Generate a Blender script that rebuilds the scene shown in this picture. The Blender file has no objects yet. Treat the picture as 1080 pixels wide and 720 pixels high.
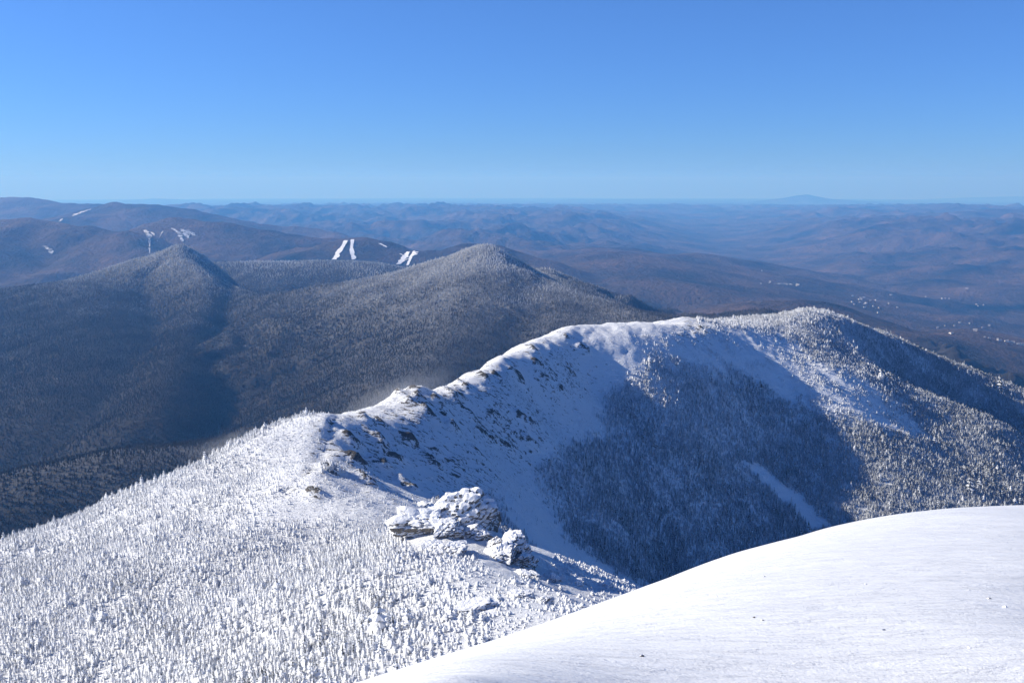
import bpy, math, random
import numpy as np
from mathutils import Vector, noise as mn

# ------------------------------------------------------------------ camera, light, exposure
C = bpy.context.scene.collection
S = bpy.context.scene
F = 1060.0                       # focal length in pixels of the 1080 px wide photograph
EYE = 190.0                      # row of eye level
PITCH = math.atan((360 - EYE) / F)
SUN_AZ = 80.0                    # degrees left of the view direction
SUN_EL = 28.0

cam = bpy.data.cameras.new('camera')
cam.sensor_width = 36.0
cam.lens = F / 1080 * 36.0
cam.clip_start = 0.5
cam.clip_end = 400000
camo = bpy.data.objects.new('camera', cam)
C.objects.link(camo)
camo.location = (0, 0, 0)
camo.rotation_euler = (math.pi / 2 - PITCH, 0, 0)
S.camera = camo

W = bpy.data.worlds.new('World'); S.world = W; W.use_nodes = True
wn = W.node_tree.nodes; wl = W.node_tree.links
for n in list(wn): wn.remove(n)
wo = wn.new('ShaderNodeOutputWorld'); bg = wn.new('ShaderNodeBackground')
sky = wn.new('ShaderNodeTexSky'); sky.sky_type = 'NISHITA'; sky.sun_disc = False
sky.sun_elevation = math.radians(SUN_EL)
# Blender: rotation 0 puts the sun at +Y, positive turns towards +X
sky.sun_rotation = math.radians(-SUN_AZ)
sky.altitude = 1600; sky.air_density = 1.0; sky.dust_density = 0.0; sky.ozone_density = 4.0
bg.inputs['Strength'].default_value = 0.086
tc = wn.new('ShaderNodeTexCoord'); sp = wn.new('ShaderNodeSeparateXYZ'); mx = wn.new('ShaderNodeMath'); mx.operation = 'MAXIMUM'
mx.inputs[1].default_value = 0.0
cb = wn.new('ShaderNodeCombineXYZ')
wl.new(tc.outputs['Generated'], sp.inputs[0]); wl.new(sp.outputs[2], mx.inputs[0])
wl.new(sp.outputs[0], cb.inputs[0]); wl.new(sp.outputs[1], cb.inputs[1]); wl.new(mx.outputs[0], cb.inputs[2])
wl.new(cb.outputs[0], sky.inputs[0]); hs = wn.new('ShaderNodeHueSaturation'); hs.inputs['Saturation'].default_value = 1.0
tint = wn.new('ShaderNodeMix'); tint.data_type = 'RGBA'; tint.blend_type = 'MULTIPLY'; tint.inputs[0].default_value = 1; tint.inputs[7].default_value = (0.41, 0.63, 1.03, 1)
wl.new(sky.outputs[0], tint.inputs[6]); 
hz = wn.new('ShaderNodeMapRange'); hz.inputs[1].default_value = 0.0; hz.inputs[2].default_value = 0.22; hz.interpolation_type = 'SMOOTHSTEP'; wl.new(mx.outputs[0], hz.inputs[0])
hc = wn.new('ShaderNodeMix'); hc.data_type = 'RGBA'; hc.inputs[6].default_value = (0.74, 0.82, 0.96, 1); hc.inputs[7].default_value = (1, 1, 1, 1); wl.new(hz.outputs[0], hc.inputs[0])
t2 = wn.new('ShaderNodeMix'); t2.data_type = 'RGBA'; t2.blend_type = 'MULTIPLY'; t2.inputs[0].default_value = 1; wl.new(tint.outputs[2], t2.inputs[6]); wl.new(hc.outputs[2], t2.inputs[7])
wl.new(t2.outputs[2], hs.inputs['Color']); wl.new(hs.outputs[0], bg.inputs[0]); wl.new(bg.outputs[0], wo.inputs[0])

sl = bpy.data.lights.new('sun', 'SUN'); sl.energy = 5.0; sl.angle = math.radians(0.53); sl.color = (1.0, 0.95, 0.84)
so = bpy.data.objects.new('sun', sl); C.objects.link(so)
az, el = math.radians(SUN_AZ), math.radians(SUN_EL)
SUNV = Vector((-math.sin(az) * math.cos(el), math.cos(az) * math.cos(el), math.sin(el)))
so.rotation_euler = (-SUNV).to_track_quat('-Z', 'Y').to_euler()
so.location = (-200, 100, 300)

S.view_settings.view_transform = 'Standard'; S.view_settings.look = 'None'
S.view_settings.exposure = 0.68; S.view_settings.gamma = 1; S.view_settings.use_curve_mapping = False
S.render.engine = 'CYCLES'
try:
    S.cycles.volume_bounces = 1; S.cycles.max_bounces = 6
except Exception: pass

# ------------------------------------------------------------------ helpers
cp, sp_ = math.cos(PITCH), math.sin(PITCH)
def at(px, py, Y):
    a = (px - 540) / F; b = (360 - py) / F
    dy = cp + b * sp_; dz = -sp_ + b * cp
    t = Y / dy
    return (a * t, Y, dz * t)
def project(x, y, z):
    f = y * cp - z * sp_; u = y * sp_ + z * cp
    return 540 + F * x / f, 360 - F * u / f

def link(name, me, mat=None, parent=None, kind=None, label=None, cat=None, group=None):
    o = bpy.data.objects.new(name, me); C.objects.link(o)
    if mat is not None: me.materials.append(mat)
    if parent: o.parent = parent
    if kind: o['kind'] = kind
    if label: o['label'] = label
    if cat: o['category'] = cat
    if group: o['group'] = group
    return o

def fast_mesh(name, co, quads, smooth=True):
    me = bpy.data.meshes.new(name)
    co = np.asarray(co, np.float32).reshape(-1, 3); quads = np.asarray(quads, np.int32)
    n = quads.shape[1]
    me.vertices.add(len(co)); me.vertices.foreach_set('co', co.ravel())
    me.loops.add(quads.size); me.loops.foreach_set('vertex_index', quads.ravel())
    me.polygons.add(len(quads)); me.polygons.foreach_set('loop_start', np.arange(0, quads.size, n, dtype=np.int32))
    me.polygons.foreach_set('use_smooth', np.full(len(quads), smooth, bool))
    me.update(calc_edges=True)
    return me
def grid_mesh(name, xs, ys, Z, smooth=True):
    ny, nx = Z.shape
    X, Y = (np.meshgrid(xs, ys) if np.ndim(xs) == 1 else (xs, ys))
    co = np.stack([X, Y, Z], -1)
    i = np.arange(ny * nx, dtype=np.int32).reshape(ny, nx)
    q = np.stack([i[:-1, :-1], i[:-1, 1:], i[1:, 1:], i[1:, :-1]], -1).reshape(-1, 4)
    return fast_mesh(name, co, q, smooth)
def attr(me, name, arr):
    a = me.attributes.new(name, 'FLOAT', 'POINT'); a.data.foreach_set('value', np.asarray(arr, np.float32).ravel())

def hash2(ix, iy, s):
    h = (ix.astype(np.int64) * 374761393 + iy.astype(np.int64) * 668265263 + s * 974634777) & 0xffffffff
    h = ((h ^ (h >> 13)) * 1274126177) & 0xffffffff
    return (h ^ (h >> 16)) & 0xffffffff
def perlin(x, y, seed=0):
    x = np.asarray(x, float); y = np.asarray(y, float)
    ix = np.floor(x); iy = np.floor(y); fx = x - ix; fy = y - iy
    u = fx * fx * fx * (fx * (fx * 6 - 15) + 10); v = fy * fy * fy * (fy * (fy * 6 - 15) + 10)
    def g(dx, dy):
        a = hash2(ix + dx, iy + dy, seed) * (2 * math.pi / 4294967296.0)
        return np.cos(a) * (fx - dx) + np.sin(a) * (fy - dy)
    a = g(0, 0); b = g(1, 0); c = g(0, 1); d = g(1, 1)
    return 1.5 * ((a + (b - a) * u) * (1 - v) + (c + (d - c) * u) * v)
def fbm(x, y, scale, octs, seed=0, gain=0.5, ridged=False):
    r = np.zeros(np.shape(x)); amp = 1.0; tot = 0; f = 1.0 / scale
    for i in range(octs):
        n = perlin(x * f + 17.3 * i, y * f - 9.1 * i, seed + i)
        if ridged: n = 1 - 2 * np.abs(n)
        r += amp * n; tot += amp; amp *= gain; f *= 2.03
    return r / tot
def sstep(a, b, x):
    t = np.clip((x - a) / (b - a), 0, 1); return t * t * (3 - 2 * t)

class TPS:
    def __init__(s, P, lam=0.0):
        P = np.array(P, float); n = len(P); s.x = P[:, 0]; s.y = P[:, 1]
        s.sc = max(np.ptp(s.x), np.ptp(s.y)); x = s.x / s.sc; y = s.y / s.sc
        K = s.k((x[:, None] - x) ** 2 + (y[:, None] - y) ** 2) + lam * np.eye(n)
        Q = np.stack([np.ones(n), x, y], 1)
        A = np.block([[K, Q], [Q.T, np.zeros((3, 3))]])
        s.w = np.linalg.solve(A, np.concatenate([P[:, 2], np.zeros(3)]))
    def k(s, r2): return 0.5 * r2 * np.log(r2 + 1e-12)
    def __call__(s, X, Y):
        X = np.asarray(X, float); Y = np.asarray(Y, float)
        x = X / s.sc; y = Y / s.sc
        r = s.w[-3] + s.w[-2] * x + s.w[-1] * y
        for i in range(len(s.x)):
            r = r + s.w[i] * s.k((x - s.x[i] / s.sc) ** 2 + (y - s.y[i] / s.sc) ** 2)
        return r

# ------------------------------------------------------------------ height fields
# (B) the near white ridge
BP = [at(*p) for p in [
 # spine: from below the camera to the knob, the crest and the far summit
 (400,705,140),(440,655,175),(470,610,225),(470,570,272),(545,600,262),(390,560,325),(330,540,355),(600,640,235),(650,622,262),
 (340,500,400),(345,436,470),(385,431,500),(445,409,560),(470,408,600),(500,392,645),(530,375,690),(565,357,745),(600,343,800),(640,339,850),(700,336,900),
 (735,335,930),(790,333,1000),(850,325,1050),(900,341,1085),(950,362,1120),(1010,386,1160),(1080,412,1200),(1160,445,1250),
 # steep face right of the spine
 (400,500,440),(440,470,490),(480,520,460),(520,470,580),(560,550,500),(600,590,510),(560,420,680),(600,480,640),(650,450,720),(620,400,760),
 (660,560,600),(700,610,640),(700,520,690),
 # the slopes below the far crest
 (690,380,790),(700,420,755),(740,470,735),(760,390,825),(800,450,790),(800,560,700),(850,380,890),(870,555,710),(900,420,850),(900,540,725),
 (1000,480,825),(1080,540,750),(1080,470,885),(960,415,905),(900,375,970),
 (950,381,1092),(950,402,1045),(1020,425,1090),(1040,440,1040),(1160,500,1000),(1160,560,850),
 # left flank
 (290,447,475),(200,490,478),(100,530,475),(0,570,465),(-120,615,450),
 (300,600,290),(200,600,305),(100,610,325),(0,640,330),(-120,690,320),(0,725,250),(150,722,222),(300,716,188),(250,530,385),(150,560,390),(60,590,400),(300,490,430),
]]
BP += [(-200,560,-225),(-330,520,-270),(-110,590,-190),(-420,330,-255),(-450,120,-230),(-60,690,-190),(-10,850,-215),(110,1020,-205),
       (300,1210,-240),(600,1400,-380),(-450,700,-400),(-300,900,-450),(-100,1200,-480),(200,1500,-500),(-100,100,-75),(0,55,-38),(60,70,-45),
       (0,0,-12),(-150,0,-70),(150,0,-70),(140,160,-130),(90,260,-140),(200,330,-235),(320,420,-290),(200,520,-262),(350,600,-300),(600,600,-340),
       (420,200,-300),(800,1000,-420),(1000,1400,-560),(900,600,-460)]
tpsB = TPS(BP)
def smax(a, b, k):
    h = np.clip(0.5 + 0.5 * (a - b) / k, 0, 1); return b * (1 - h) + a * h + k * h * (1 - h)
def Hb(x, y):
    z = tpsB(x, y)
    z = z + 7 * np.exp(-((x + 17) / 14) ** 2 - ((y - 285) / 13) ** 2) + 4.0 * np.exp(-((x - 1) / 8) ** 2 - ((y - 266) / 8) ** 2)
    d = np.hypot(x, y); w = sstep(60, 220, d)
    # broad ribs running down the slopes, then smaller relief
    z = z + w * 9.5 * fbm(x * .75 + y * 0.2, y, 110, 3, 11)
    z = z + w * 1.6 * fbm(x + y * .5, y * 0.55, 24, 4, 12)
    z = z + w * (0.6 + .7 * sstep(420, 520, y)) * fbm(x, y, 7, 4, 14, gain=.6)
    # hummocky, wind-broken ground on the shelf round the outcrop
    z = z + 1.5 * np.exp(-((x - 8) / 42) ** 2 - ((y - 262) / 60) ** 2) * np.clip(fbm(x, y, 9, 4, 15, gain=.6, ridged=True), -.3, 1)
    return z
# rocky ground mask: broken ledges striking down to the right, on the face right of the spine
RK = [(400,470,75),(470,425,40),(440,440,40),(540,450,70),(590,395,50),(490,485,70),(360,480,50),(520,410,45),(730,345,30),(600,500,50)]
def rockiness(x, y, z):
    px, py = project(x, y, z)
    m = np.zeros(np.shape(x))
    for cx_, cy_, r in RK: m = np.maximum(m, np.exp(-((px - cx_) ** 2 + (py - cy_) ** 2) / (r * r)))
    return np.where(y > 200, m, 0)

# (C) middle mountains, ridge lines given as (px, py, depth)
def ridge_field(x, y, ridges, base, seed, wob=0.30, nsc=420):
    z = base.copy() if isinstance(base, np.ndarray) else np.full(np.shape(x), float(base))
    nz = fbm(x, y, nsc, 5, seed, ridged=True); n2 = fbm(x, y, nsc * 2.6, 3, seed + 40)
    for pts, slope, rad, k in ridges:
        P = [at(*p) if len(p) == 3 and p[2] > 0 else p for p in pts]
        bd = np.full(np.shape(x), 1e12); bh = np.zeros(np.shape(x))
        for (x0, y0, z0), (x1, y1, z1) in zip(P[:-1], P[1:]):
            dx, dy = x1 - x0, y1 - y0; L = dx * dx + dy * dy
            t = np.clip(((x - x0) * dx + (y - y0) * dy) / L, 0, 1)
            d = np.hypot(x - x0 - t * dx, y - y0 - t * dy)
            h = z0 + t * (z1 - z0)
            v = h - slope * (np.sqrt(d * d + rad * rad) - rad)
            c = v > bh - slope * (np.sqrt(bd * bd + rad * rad) - rad) if bd is not None else None
            bh = np.where(c, h, bh); bd = np.where(c, d, bd)
        f = slope * (np.sqrt(bd * bd + rad * rad) - rad)
        f = f * (1 - wob * 0.8 * nz - wob * n2) 
        f = f * (1 / (1 + f / (k * 1.0)) * 0.35 + 0.65)
        z = smax(z, bh - f, 14)
    return z
RC = [
 # middle summit and its two arms
 ([(200,330,3900),(265,312,3750),(300,308,3600),(350,300,3480),(400,290,3380),(440,278,3300),(480,265,3230),(500,259,3205),(512,256,3200),(530,264,3170),(560,281,3100),(600,300,2960),(650,318,2800),(690,334,2600),(760,380,2350),(900,440,2200)], .52, 60, 900),
 ([(512,260,3190),(502,300,2850),(478,345,2500),(440,392,2150),(380,450,1850)], .50, 110, 1400),
 ([(560,284,3090),(600,330,2700),(560,380,2350),(480,440,2050)], .34, 160, 900),
 # left summit
 ([(-160,320,4400),(-60,310,4350),(0,304,4300),(60,296,4350),(100,285,4380),(150,270,4400),(175,262,4400),(190,257,4400),(203,264,4360),(222,280,4250),(245,299,4100),(265,311,3800)], .60, 50, 900),
 ([(100,286,4380),(100,325,3700),(95,365,3000),(80,420,2400)], .40, 200, 900),
 ([(0,304,4300),(-45,340,3600),(-60,390,3000),(-40,450,2400)], .70, 60, 1400),
 ([(190,262,4380),(212,288,4050),(218,315,3650),(198,344,3200),(186,366,2800),(178,396,2400),(160,432,2100)], .72, 50, 1400),
 # low dark spur on the left in front
 ([(-150,520,1250),(0,509,1330),(60,492,1380),(130,479,1420),(215,474,1480),(260,480,1600)], .42, 90, 600),
 # plateau ridge behind the col
 ([(225,277,5600),(270,275,5600),(330,275,5500),(400,277,5400),(430,284,5300),(470,300,5200)], .35, 200, 900),
 # shaded ridge behind the right arm and the brown hills beyond
 ([(540,268,4300),(600,291,4100),(640,306,3950),(690,322,3800),(712,332,3600),(740,350,3400)], .42, 60, 900),
]
def curv(x, y): return (x * x + y * y) / (2 * 7.3e6)
RDmid = [
 ([(660,322,5200),(690,318,5200),(715,330,5000),(760,321,5200),(800,317,5400),(860,317,5400),(900,325,5200),(950,345,4800),(990,370,4500)], .30, 150, 700),
]
def C_raw(x, y): return ridge_field(x, y, RC, -1150., 5)
# (D) far country
RD = [
 # left blue massif in three steps
 ([(-150,240,8500),(0,232,8500),(30,230,8600),(60,233,8600),(78,241,8300),(92,237,8500),(115,243,8400),(135,250,8000),(160,270,7400)], .42, 120, 1500),
 ([(135,246,9200),(160,234,9000),(190,230,9000),(230,233,9000),(270,240,9000),(310,248,9000),(338,253,9000),(355,266,9000)], .36, 160, 1500),
 ([(165,236,8900),(120,262,8000),(60,290,7000),(10,310,6300)], .34, 120, 1500),
 ([(30,230,8600),(-20,262,7600),(-60,290,7000)], .34, 120, 1500),
 ([(60,240,12500),(90,226,12500),(122,213,12800),(145,215,12800),(172,217,12900),(210,224,12800),(250,234,12500),(300,240,12500),(350,247,12300)], .36, 200, 1500),
 ([(-160,214,16500),(-60,210,16500),(0,208,16500),(28,208,16500),(60,213,16000),(90,214,16000),(140,222,16000)], .36, 260, 1500),
 # ski mountain
 ([(318,268,7600),(340,256,7700),(372,251,7800),(405,253,7800),(430,262,7700),(470,265,7600),(490,258,7700),(520,262,7700),(560,272,7600)], .40, 120, 1500),
 # hills right of centre
 ([(560,262,10500),(600,262,10500),(640,260,10600),(690,262,10500),(740,282,9800),(790,298,9000),(830,312,8200)], .22, 260, 1200),
 ([(640,268,9000),(660,280,8000),(700,300,7000),(740,318,6300)], .2, 260, 1200),
 # far rows
 ([(250,230,24000),(330,224,24500),(380,221,25000),(430,223,25000),(470,229,24500)], .16, 400, 1500),
 ([(460,228,30000),(505,219,30000),(560,224,30000),(600,229,30000)], .13, 500, 1500),
 ([(700,236,30000),(760,224,31000),(790,222,31000),(850,227,31000)], .12, 500, 1500),
 ([(850,226,38000),(905,221,38000),(945,219,38000),(985,222,38000)], .12, 600, 1500),
 ([(930,232,28000),(960,226,28000),(998,215,28000),(1030,219,28000),(1060,224,28000),(1120,226,28000)], .16, 350, 1500),
 ([(960,240,21000),(1010,228,21000),(1050,222,21000),(1100,222,21000),(1180,225,21000)], .16, 400, 1500),
 ([(790,213,60000),(825,209,60000),(842,206,60000),(850,205,60000),(860,207,60000),(878,210,60000),(930,213,60000)], .26, 120, 1500),
 ([(130,212,70000),(165,209.5,70000),(200,211,70000),(240,212.5,70000)], .10, 900, 1500),
 ([(560,213,75000),(620,210,75000),(700,211,78000),(760,212,78000)], .08, 1500, 1500),
 ([(980,211,95000),(1040,208,95000),(1080,207,95000),(1160,209,95000)], .08, 1500, 1500),
 ([(255,213,80000),(330,211.5,80000),(420,212,80000),(520,212,80000)], .06, 1500, 1500),
] + RDmid
def D_raw(x, y):
    d = np.hypot(x, y)
    base = -1190 - curv(x, y) + 0 * x
    wx = x + 900 * fbm(x, y, 6000, 2, 71); wy = y + 900 * fbm(x, y, 6000, 2, 72)
    hills = 0.6 * fbm(wx, wy, 3000, 7, 60, gain=.6, ridged=True) + 0.45 * fbm(wx, wy, 9500, 3, 61)
    wv = sstep(6000, 14000, y)
    # a flat river valley crossing the middle distance towards the right front
    vx = (y - 9000) * 0.16 + 2400
    val = np.exp(-((x - vx) / (1500 + y * 0.03)) ** 2) * sstep(38000, 20000, y)
    base = base + (60 + 560 * np.clip(hills + 0.28, 0, 2)) * wv * (1 - .82 * val) * (1 - .72 * sstep(22000, 60000, d)) - 60 * sstep(30000, 90000, d) + 130 * wv * (1 - .8 * val) * sstep(70000, 20000, d) * fbm(wx, wy, 1500, 5, 67, gain=.55, ridged=True) + 14 * fbm(x, y, 900, 3, 66, ridged=True)
    z = ridge_field(x, y, RD, base, 31, wob=.24, nsc=1500)
    return z + 55 * fbm(x, y, 1000, 5, 95, gain=.55, ridged=True) * sstep(3800, 5500, y) * sstep(40000, 14000, y) * (1 - .7 * val)

def fit_skyline(xs, ys, Z, targets, it=5, sig=45):
    """settle the crest heights so that the ridge line has the surveyed outline"""
    X, Y = np.meshgrid(xs, ys)
    for k in range(it):
        D = np.zeros_like(Z); Wt = np.zeros_like(Z) + 1e-6; err = []
        for px, py, y0, y1 in targets:
            Yt = np.linspace(y0, y1, 500); a = at(px, py, 1.0); x = a[0] * Yt
            e = bil(xs, ys, Z, x, Yt) / Yt; j = int(np.argmax(e)); d = (a[2] - e[j]) * Yt[j]; err.append(abs(d))
            s_ = sig
            i0, i1 = np.searchsorted(xs, (x[j] - 3.5 * s_, x[j] + 3.5 * s_)); j0, j1 = np.searchsorted(ys, (Yt[j] - 3.5 * s_, Yt[j] + 3.5 * s_))
            g = np.exp(-((X[j0:j1, i0:i1] - x[j]) ** 2 + (Y[j0:j1, i0:i1] - Yt[j]) ** 2) / (2 * s_ * s_))
            D[j0:j1, i0:i1] += d * g; Wt[j0:j1, i0:i1] += g
        Z = Z + D / np.maximum(Wt, 1.0)
    print('skyline fit, mean error m', np.mean(err), 'max', np.max(err))
    return Z
def bil(xs, ys, Z, x, y):
    fx = np.interp(x, xs, np.arange(len(xs))); fy = np.interp(y, ys, np.arange(len(ys)))
    ix = np.clip(np.floor(fx).astype(int), 0, len(xs) - 2); iy = np.clip(np.floor(fy).astype(int), 0, len(ys) - 2)
    fx = fx - ix; fy = fy - iy
    return (Z[iy, ix] * (1 - fx) + Z[iy, ix + 1] * fx) * (1 - fy) + (Z[iy + 1, ix] * (1 - fx) + Z[iy + 1, ix + 1] * fx) * fy
def horizon_map(fields, ymax, na=1400, nr=700, a0=-.62, a1=.62):
    """running skyline along each bearing, to leave out trees nothing could see"""
    A = np.linspace(a0, a1, na)[:, None]; Yt = np.geomspace(90, ymax, nr)[None, :]
    E = np.full((na, nr), -9.0)
    for xs, ys, Z in fields:
        x = A * Yt; yv = np.broadcast_to(Yt, x.shape)
        ok = (x > xs[0]) & (x < xs[-1]) & (yv > ys[0]) & (yv < ys[-1])
        e = np.where(ok, bil(xs, ys, Z, x, yv) / yv, -9); E = np.maximum(E, e)
    M = np.maximum.accumulate(E, 1)
    def visible(x, y, z, h):
        ia = np.clip(((x / y - a0) / (a1 - a0) * (na - 1)).astype(int), 0, na - 1)
        ir = np.clip((np.log(y / 90) / math.log(ymax / 90) * (nr - 1)).astype(int) - 1, 0, nr - 1)
        return (z + h) / y > M[ia, ir] - .004
    return visible

# ------------------------------------------------------------------ materials
def new_mat(name):
    m = bpy.data.materials.new(name); m.use_nodes = True
    nt = m.node_tree; b = nt.nodes['Principled BSDF']; return m, nt, b
def N(nt, t, **kw):
    n = nt.nodes.new(t)
    for k, v in kw.items():
        if k in ('op',): n.operation = v
        else: setattr(n, k, v)
    return n
def noise_n(nt, coord, scale, detail=4, rough=.55, dist=0):
    n = nt.nodes.new('ShaderNodeTexNoise'); n.inputs['Scale'].default_value = scale; n.inputs['Detail'].default_value = detail
    n.inputs['Roughness'].default_value = rough; n.inputs['Distortion'].default_value = dist
    nt.links.new(coord, n.inputs['Vector']); return n.outputs['Fac']
def ramp(nt, fac, stops):
    r = nt.nodes.new('ShaderNodeValToRGB'); e = r.color_ramp.elements
    while len(e) < len(stops): e.new(0.5)
    for i, (p, c) in enumerate(stops):
        e[i].position = p; e[i].color = (*c, 1) if len(c) == 3 else c
    nt.links.new(fac, r.inputs[0]); return r.outputs[0]
def mix(nt, fac, a, b):
    m = nt.nodes.new('ShaderNodeMix'); m.data_type = 'RGBA'
    if hasattr(fac, 'links'): nt.links.new(fac, m.inputs[0])
    else: m.inputs[0].default_value = fac
    for v, i in ((a, 6), (b, 7)):
        if isinstance(v, tuple): m.inputs[i].default_value = (*v, 1)
        else: nt.links.new(v, m.inputs[i])
    return m.outputs[2]
def math_n(nt, op, a, b=None, clamp=False):
    m = nt.nodes.new('ShaderNodeMath'); m.operation = op; m.use_clamp = clamp
    for v, i in ((a, 0), (b, 1)):
        if v is None: continue
        if hasattr(v, 'links'): nt.links.new(v, m.inputs[i])
        else: m.inputs[i].default_value = v
    return m.outputs[0]
def bump(nt, b, h, strength, dist, prev=None):
    n = nt.nodes.new('ShaderNodeBump'); n.inputs['Strength'].default_value = strength; n.inputs['Distance'].default_value = dist
    nt.links.new(h, n.inputs['Height'])
    if prev: nt.links.new(prev, n.inputs['Normal'])
    nt.links.new(n.outputs[0], b.inputs['Normal']); return n.outputs[0]
def pos(nt): return nt.nodes.new('ShaderNodeNewGeometry').outputs['Position']
def mapping(nt, v, scale=(1,1,1), rot=(0,0,0)):
    m = nt.nodes.new('ShaderNodeMapping'); m.inputs['Scale'].default_value = scale; m.inputs['Rotation'].default_value = rot
    nt.links.new(v, m.inputs[0]); return m.outputs[0]
SNOW = (0.82, 0.83, 0.85)

# foreground snow
M_fore, nt, b = new_mat('wind_packed_snow'); p = pos(nt)
st = mapping(nt, p, (0.45, 2.2, 1.0), (0, 0, math.radians(-6)))
n1 = noise_n(nt, st, 1.6, 6, .62, .4); n2 = noise_n(nt, p, 30, 3, .6); n3 = noise_n(nt, mapping(nt, p, (.5, 1.2, 1)), .35, 3)
b.inputs['Roughness'].default_value = 0.55
b.inputs['Specular IOR Level'].default_value = 0.35
nt.links.new(ramp(nt, n3, [(0.3, (0.70, 0.71, 0.73)), (0.7, (0.765, 0.775, 0.79))]), b.inputs['Base Color'])
q = bump(nt, b, n1, 0.7, 0.11)
sk = ramp(nt, noise_n(nt, mapping(nt, p, (.8, 5.5, 1), (0, 0, math.radians(-10))), 2.4, 5, .7, .8), [(.52, (0, 0, 0)), (.62, (1, 1, 1))])
q = bump(nt, b, sk, .5, .012, q); bump(nt, b, n2, 0.5, 0.012, q)

# ridge snow with rock showing
M_ridge, nt, b = new_mat('ridge_snow_and_rock'); p = pos(nt)
a = nt.nodes.new('ShaderNodeAttribute'); a.attribute_name = 'rock'
sm = mapping(nt, p, (0.13, 0.5, 0.40), (0, 0, math.radians(18)))
n1 = noise_n(nt, sm, 1.0, 7, .68, .8)
n2 = noise_n(nt, p, .9, 5, .65)
th = math_n(nt, 'ADD', math_n(nt, 'MULTIPLY', n1, 0.75), math_n(nt, 'MULTIPLY', n2, 0.25))
th = math_n(nt, 'ADD', th, math_n(nt, 'MULTIPLY', a.outputs['Fac'], 0.10))
rk = ramp(nt, th, [(0.635, (0, 0, 0)), (0.665, (1, 1, 1))])
rcol = ramp(nt, n2, [(0.3, (0.05, 0.048, 0.046)), (0.7, (0.17, 0.155, 0.14))])
nt.links.new(mix(nt, rk, SNOW, rcol), b.inputs['Base Color'])
b.inputs['Roughness'].default_value = 0.65; b.inputs['Specular IOR Level'].default_value = 0.2
hh = math_n(nt, 'ADD', n1, math_n(nt, 'MULTIPLY', n2, .5))
q = bump(nt, b, hh, 0.8, 2.2); bump(nt, b, noise_n(nt, p, 2.5, 4, .6), .6, .35, q)

# rock outcrops: rock with snow plastered on what faces up or to windward
def rock_mat(name, thr, dark=1.0):
    m, nt, b = new_mat(name); p = pos(nt); g = nt.nodes.new('ShaderNodeNewGeometry')
    d = nt.nodes.new('ShaderNodeVectorMath'); d.operation = 'DOT_PRODUCT'; nt.links.new(g.outputs['Normal'], d.inputs[0])
    v = Vector((-0.5, -0.05, 0.85)).normalized(); d.inputs[1].default_value = v
    n = noise_n(nt, p, .7, 6, .7, .3); n2 = noise_n(nt, p, 3, 4)
    f = math_n(nt, 'ADD', d.outputs['Value'], math_n(nt, 'MULTIPLY', math_n(nt, 'SUBTRACT', n, .5), 2.0))
    sf = ramp(nt, f, [(thr - .03, (0, 0, 0)), (thr + .03, (1, 1, 1))])
    rc = ramp(nt, n2, [(0.3, (0.06 * dark, 0.055 * dark, 0.05 * dark)), (0.7, (0.25 * dark, 0.23 * dark, 0.21 * dark))])
    nt.links.new(mix(nt, sf, rc, SNOW), b.inputs['Base Color'])
    b.inputs['Roughness'].default_value = .75; b.inputs['Specular IOR Level'].default_value = .15
    q = bump(nt, b, n, .8, .8); bump(nt, b, n2, .6, .15, q); return m
M_rock = rock_mat('snow_plastered_rock', -.12)
M_ledge = rock_mat('dark_ledge_rock', .62, .7)
M_cap, nt, b = new_mat('snow_cap'); p = pos(nt)
b.inputs['Base Color'].default_value = (*SNOW, 1); b.inputs['Roughness'].default_value = .6
bump(nt, b, noise_n(nt, p, 1.2, 5, .6), .6, .4)

# conifers: frost amount varies from tree to tree and over each crown
def tree_mat(name, thr, dark, white, spread=.9, ns=5):
    m, nt, b = new_mat(name); p = pos(nt); g = nt.nodes.new('ShaderNodeNewGeometry')
    tcn = nt.nodes.new('ShaderNodeTexCoord'); oi = nt.nodes.new('ShaderNodeObjectInfo')
    d = nt.nodes.new('ShaderNodeSeparateXYZ'); nt.links.new(g.outputs['Normal'], d.inputs[0])
    n = noise_n(nt, p, ns, 3, .7); big = noise_n(nt, p, .03, 3, .6)
    f = math_n(nt, 'MULTIPLY', math_n(nt, 'ABSOLUTE', d.outputs[2]), .55)
    f = math_n(nt, 'ADD', f, math_n(nt, 'MULTIPLY', n, spread))
    f = math_n(nt, 'ADD', f, math_n(nt, 'MULTIPLY', big, .5))
    f = math_n(nt, 'ADD', f, math_n(nt, 'MULTIPLY', oi.outputs['Random'], .18))
    sf = ramp(nt, f, [(min(thr - .12, .9), (0, 0, 0)), (min(thr + .12, 1), (1, 1, 1))])
    nt.links.new(mix(nt, sf, dark, white), b.inputs['Base Color'])
    b.inputs['Roughness'].default_value = .8; b.inputs['Specular IOR Level'].default_value = .1
    return m
M_rime = tree_mat('rime_coated_needles', 1.04, (0.055, 0.06, 0.06), (0.80, 0.81, 0.83))
M_dust = tree_mat('snow_dusted_needles', 1.05, (0.022, 0.027, 0.022), (0.55, 0.57, 0.6))
M_bark, nt, b = new_mat('bark'); p = pos(nt)
nt.links.new(ramp(nt, noise_n(nt, p, 12, 4), [(0.3, (.06, .05, .04)), (.7, (.2, .18, .16))]), b.inputs['Base Color']); b.inputs['Roughness'].default_value = .9

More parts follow.
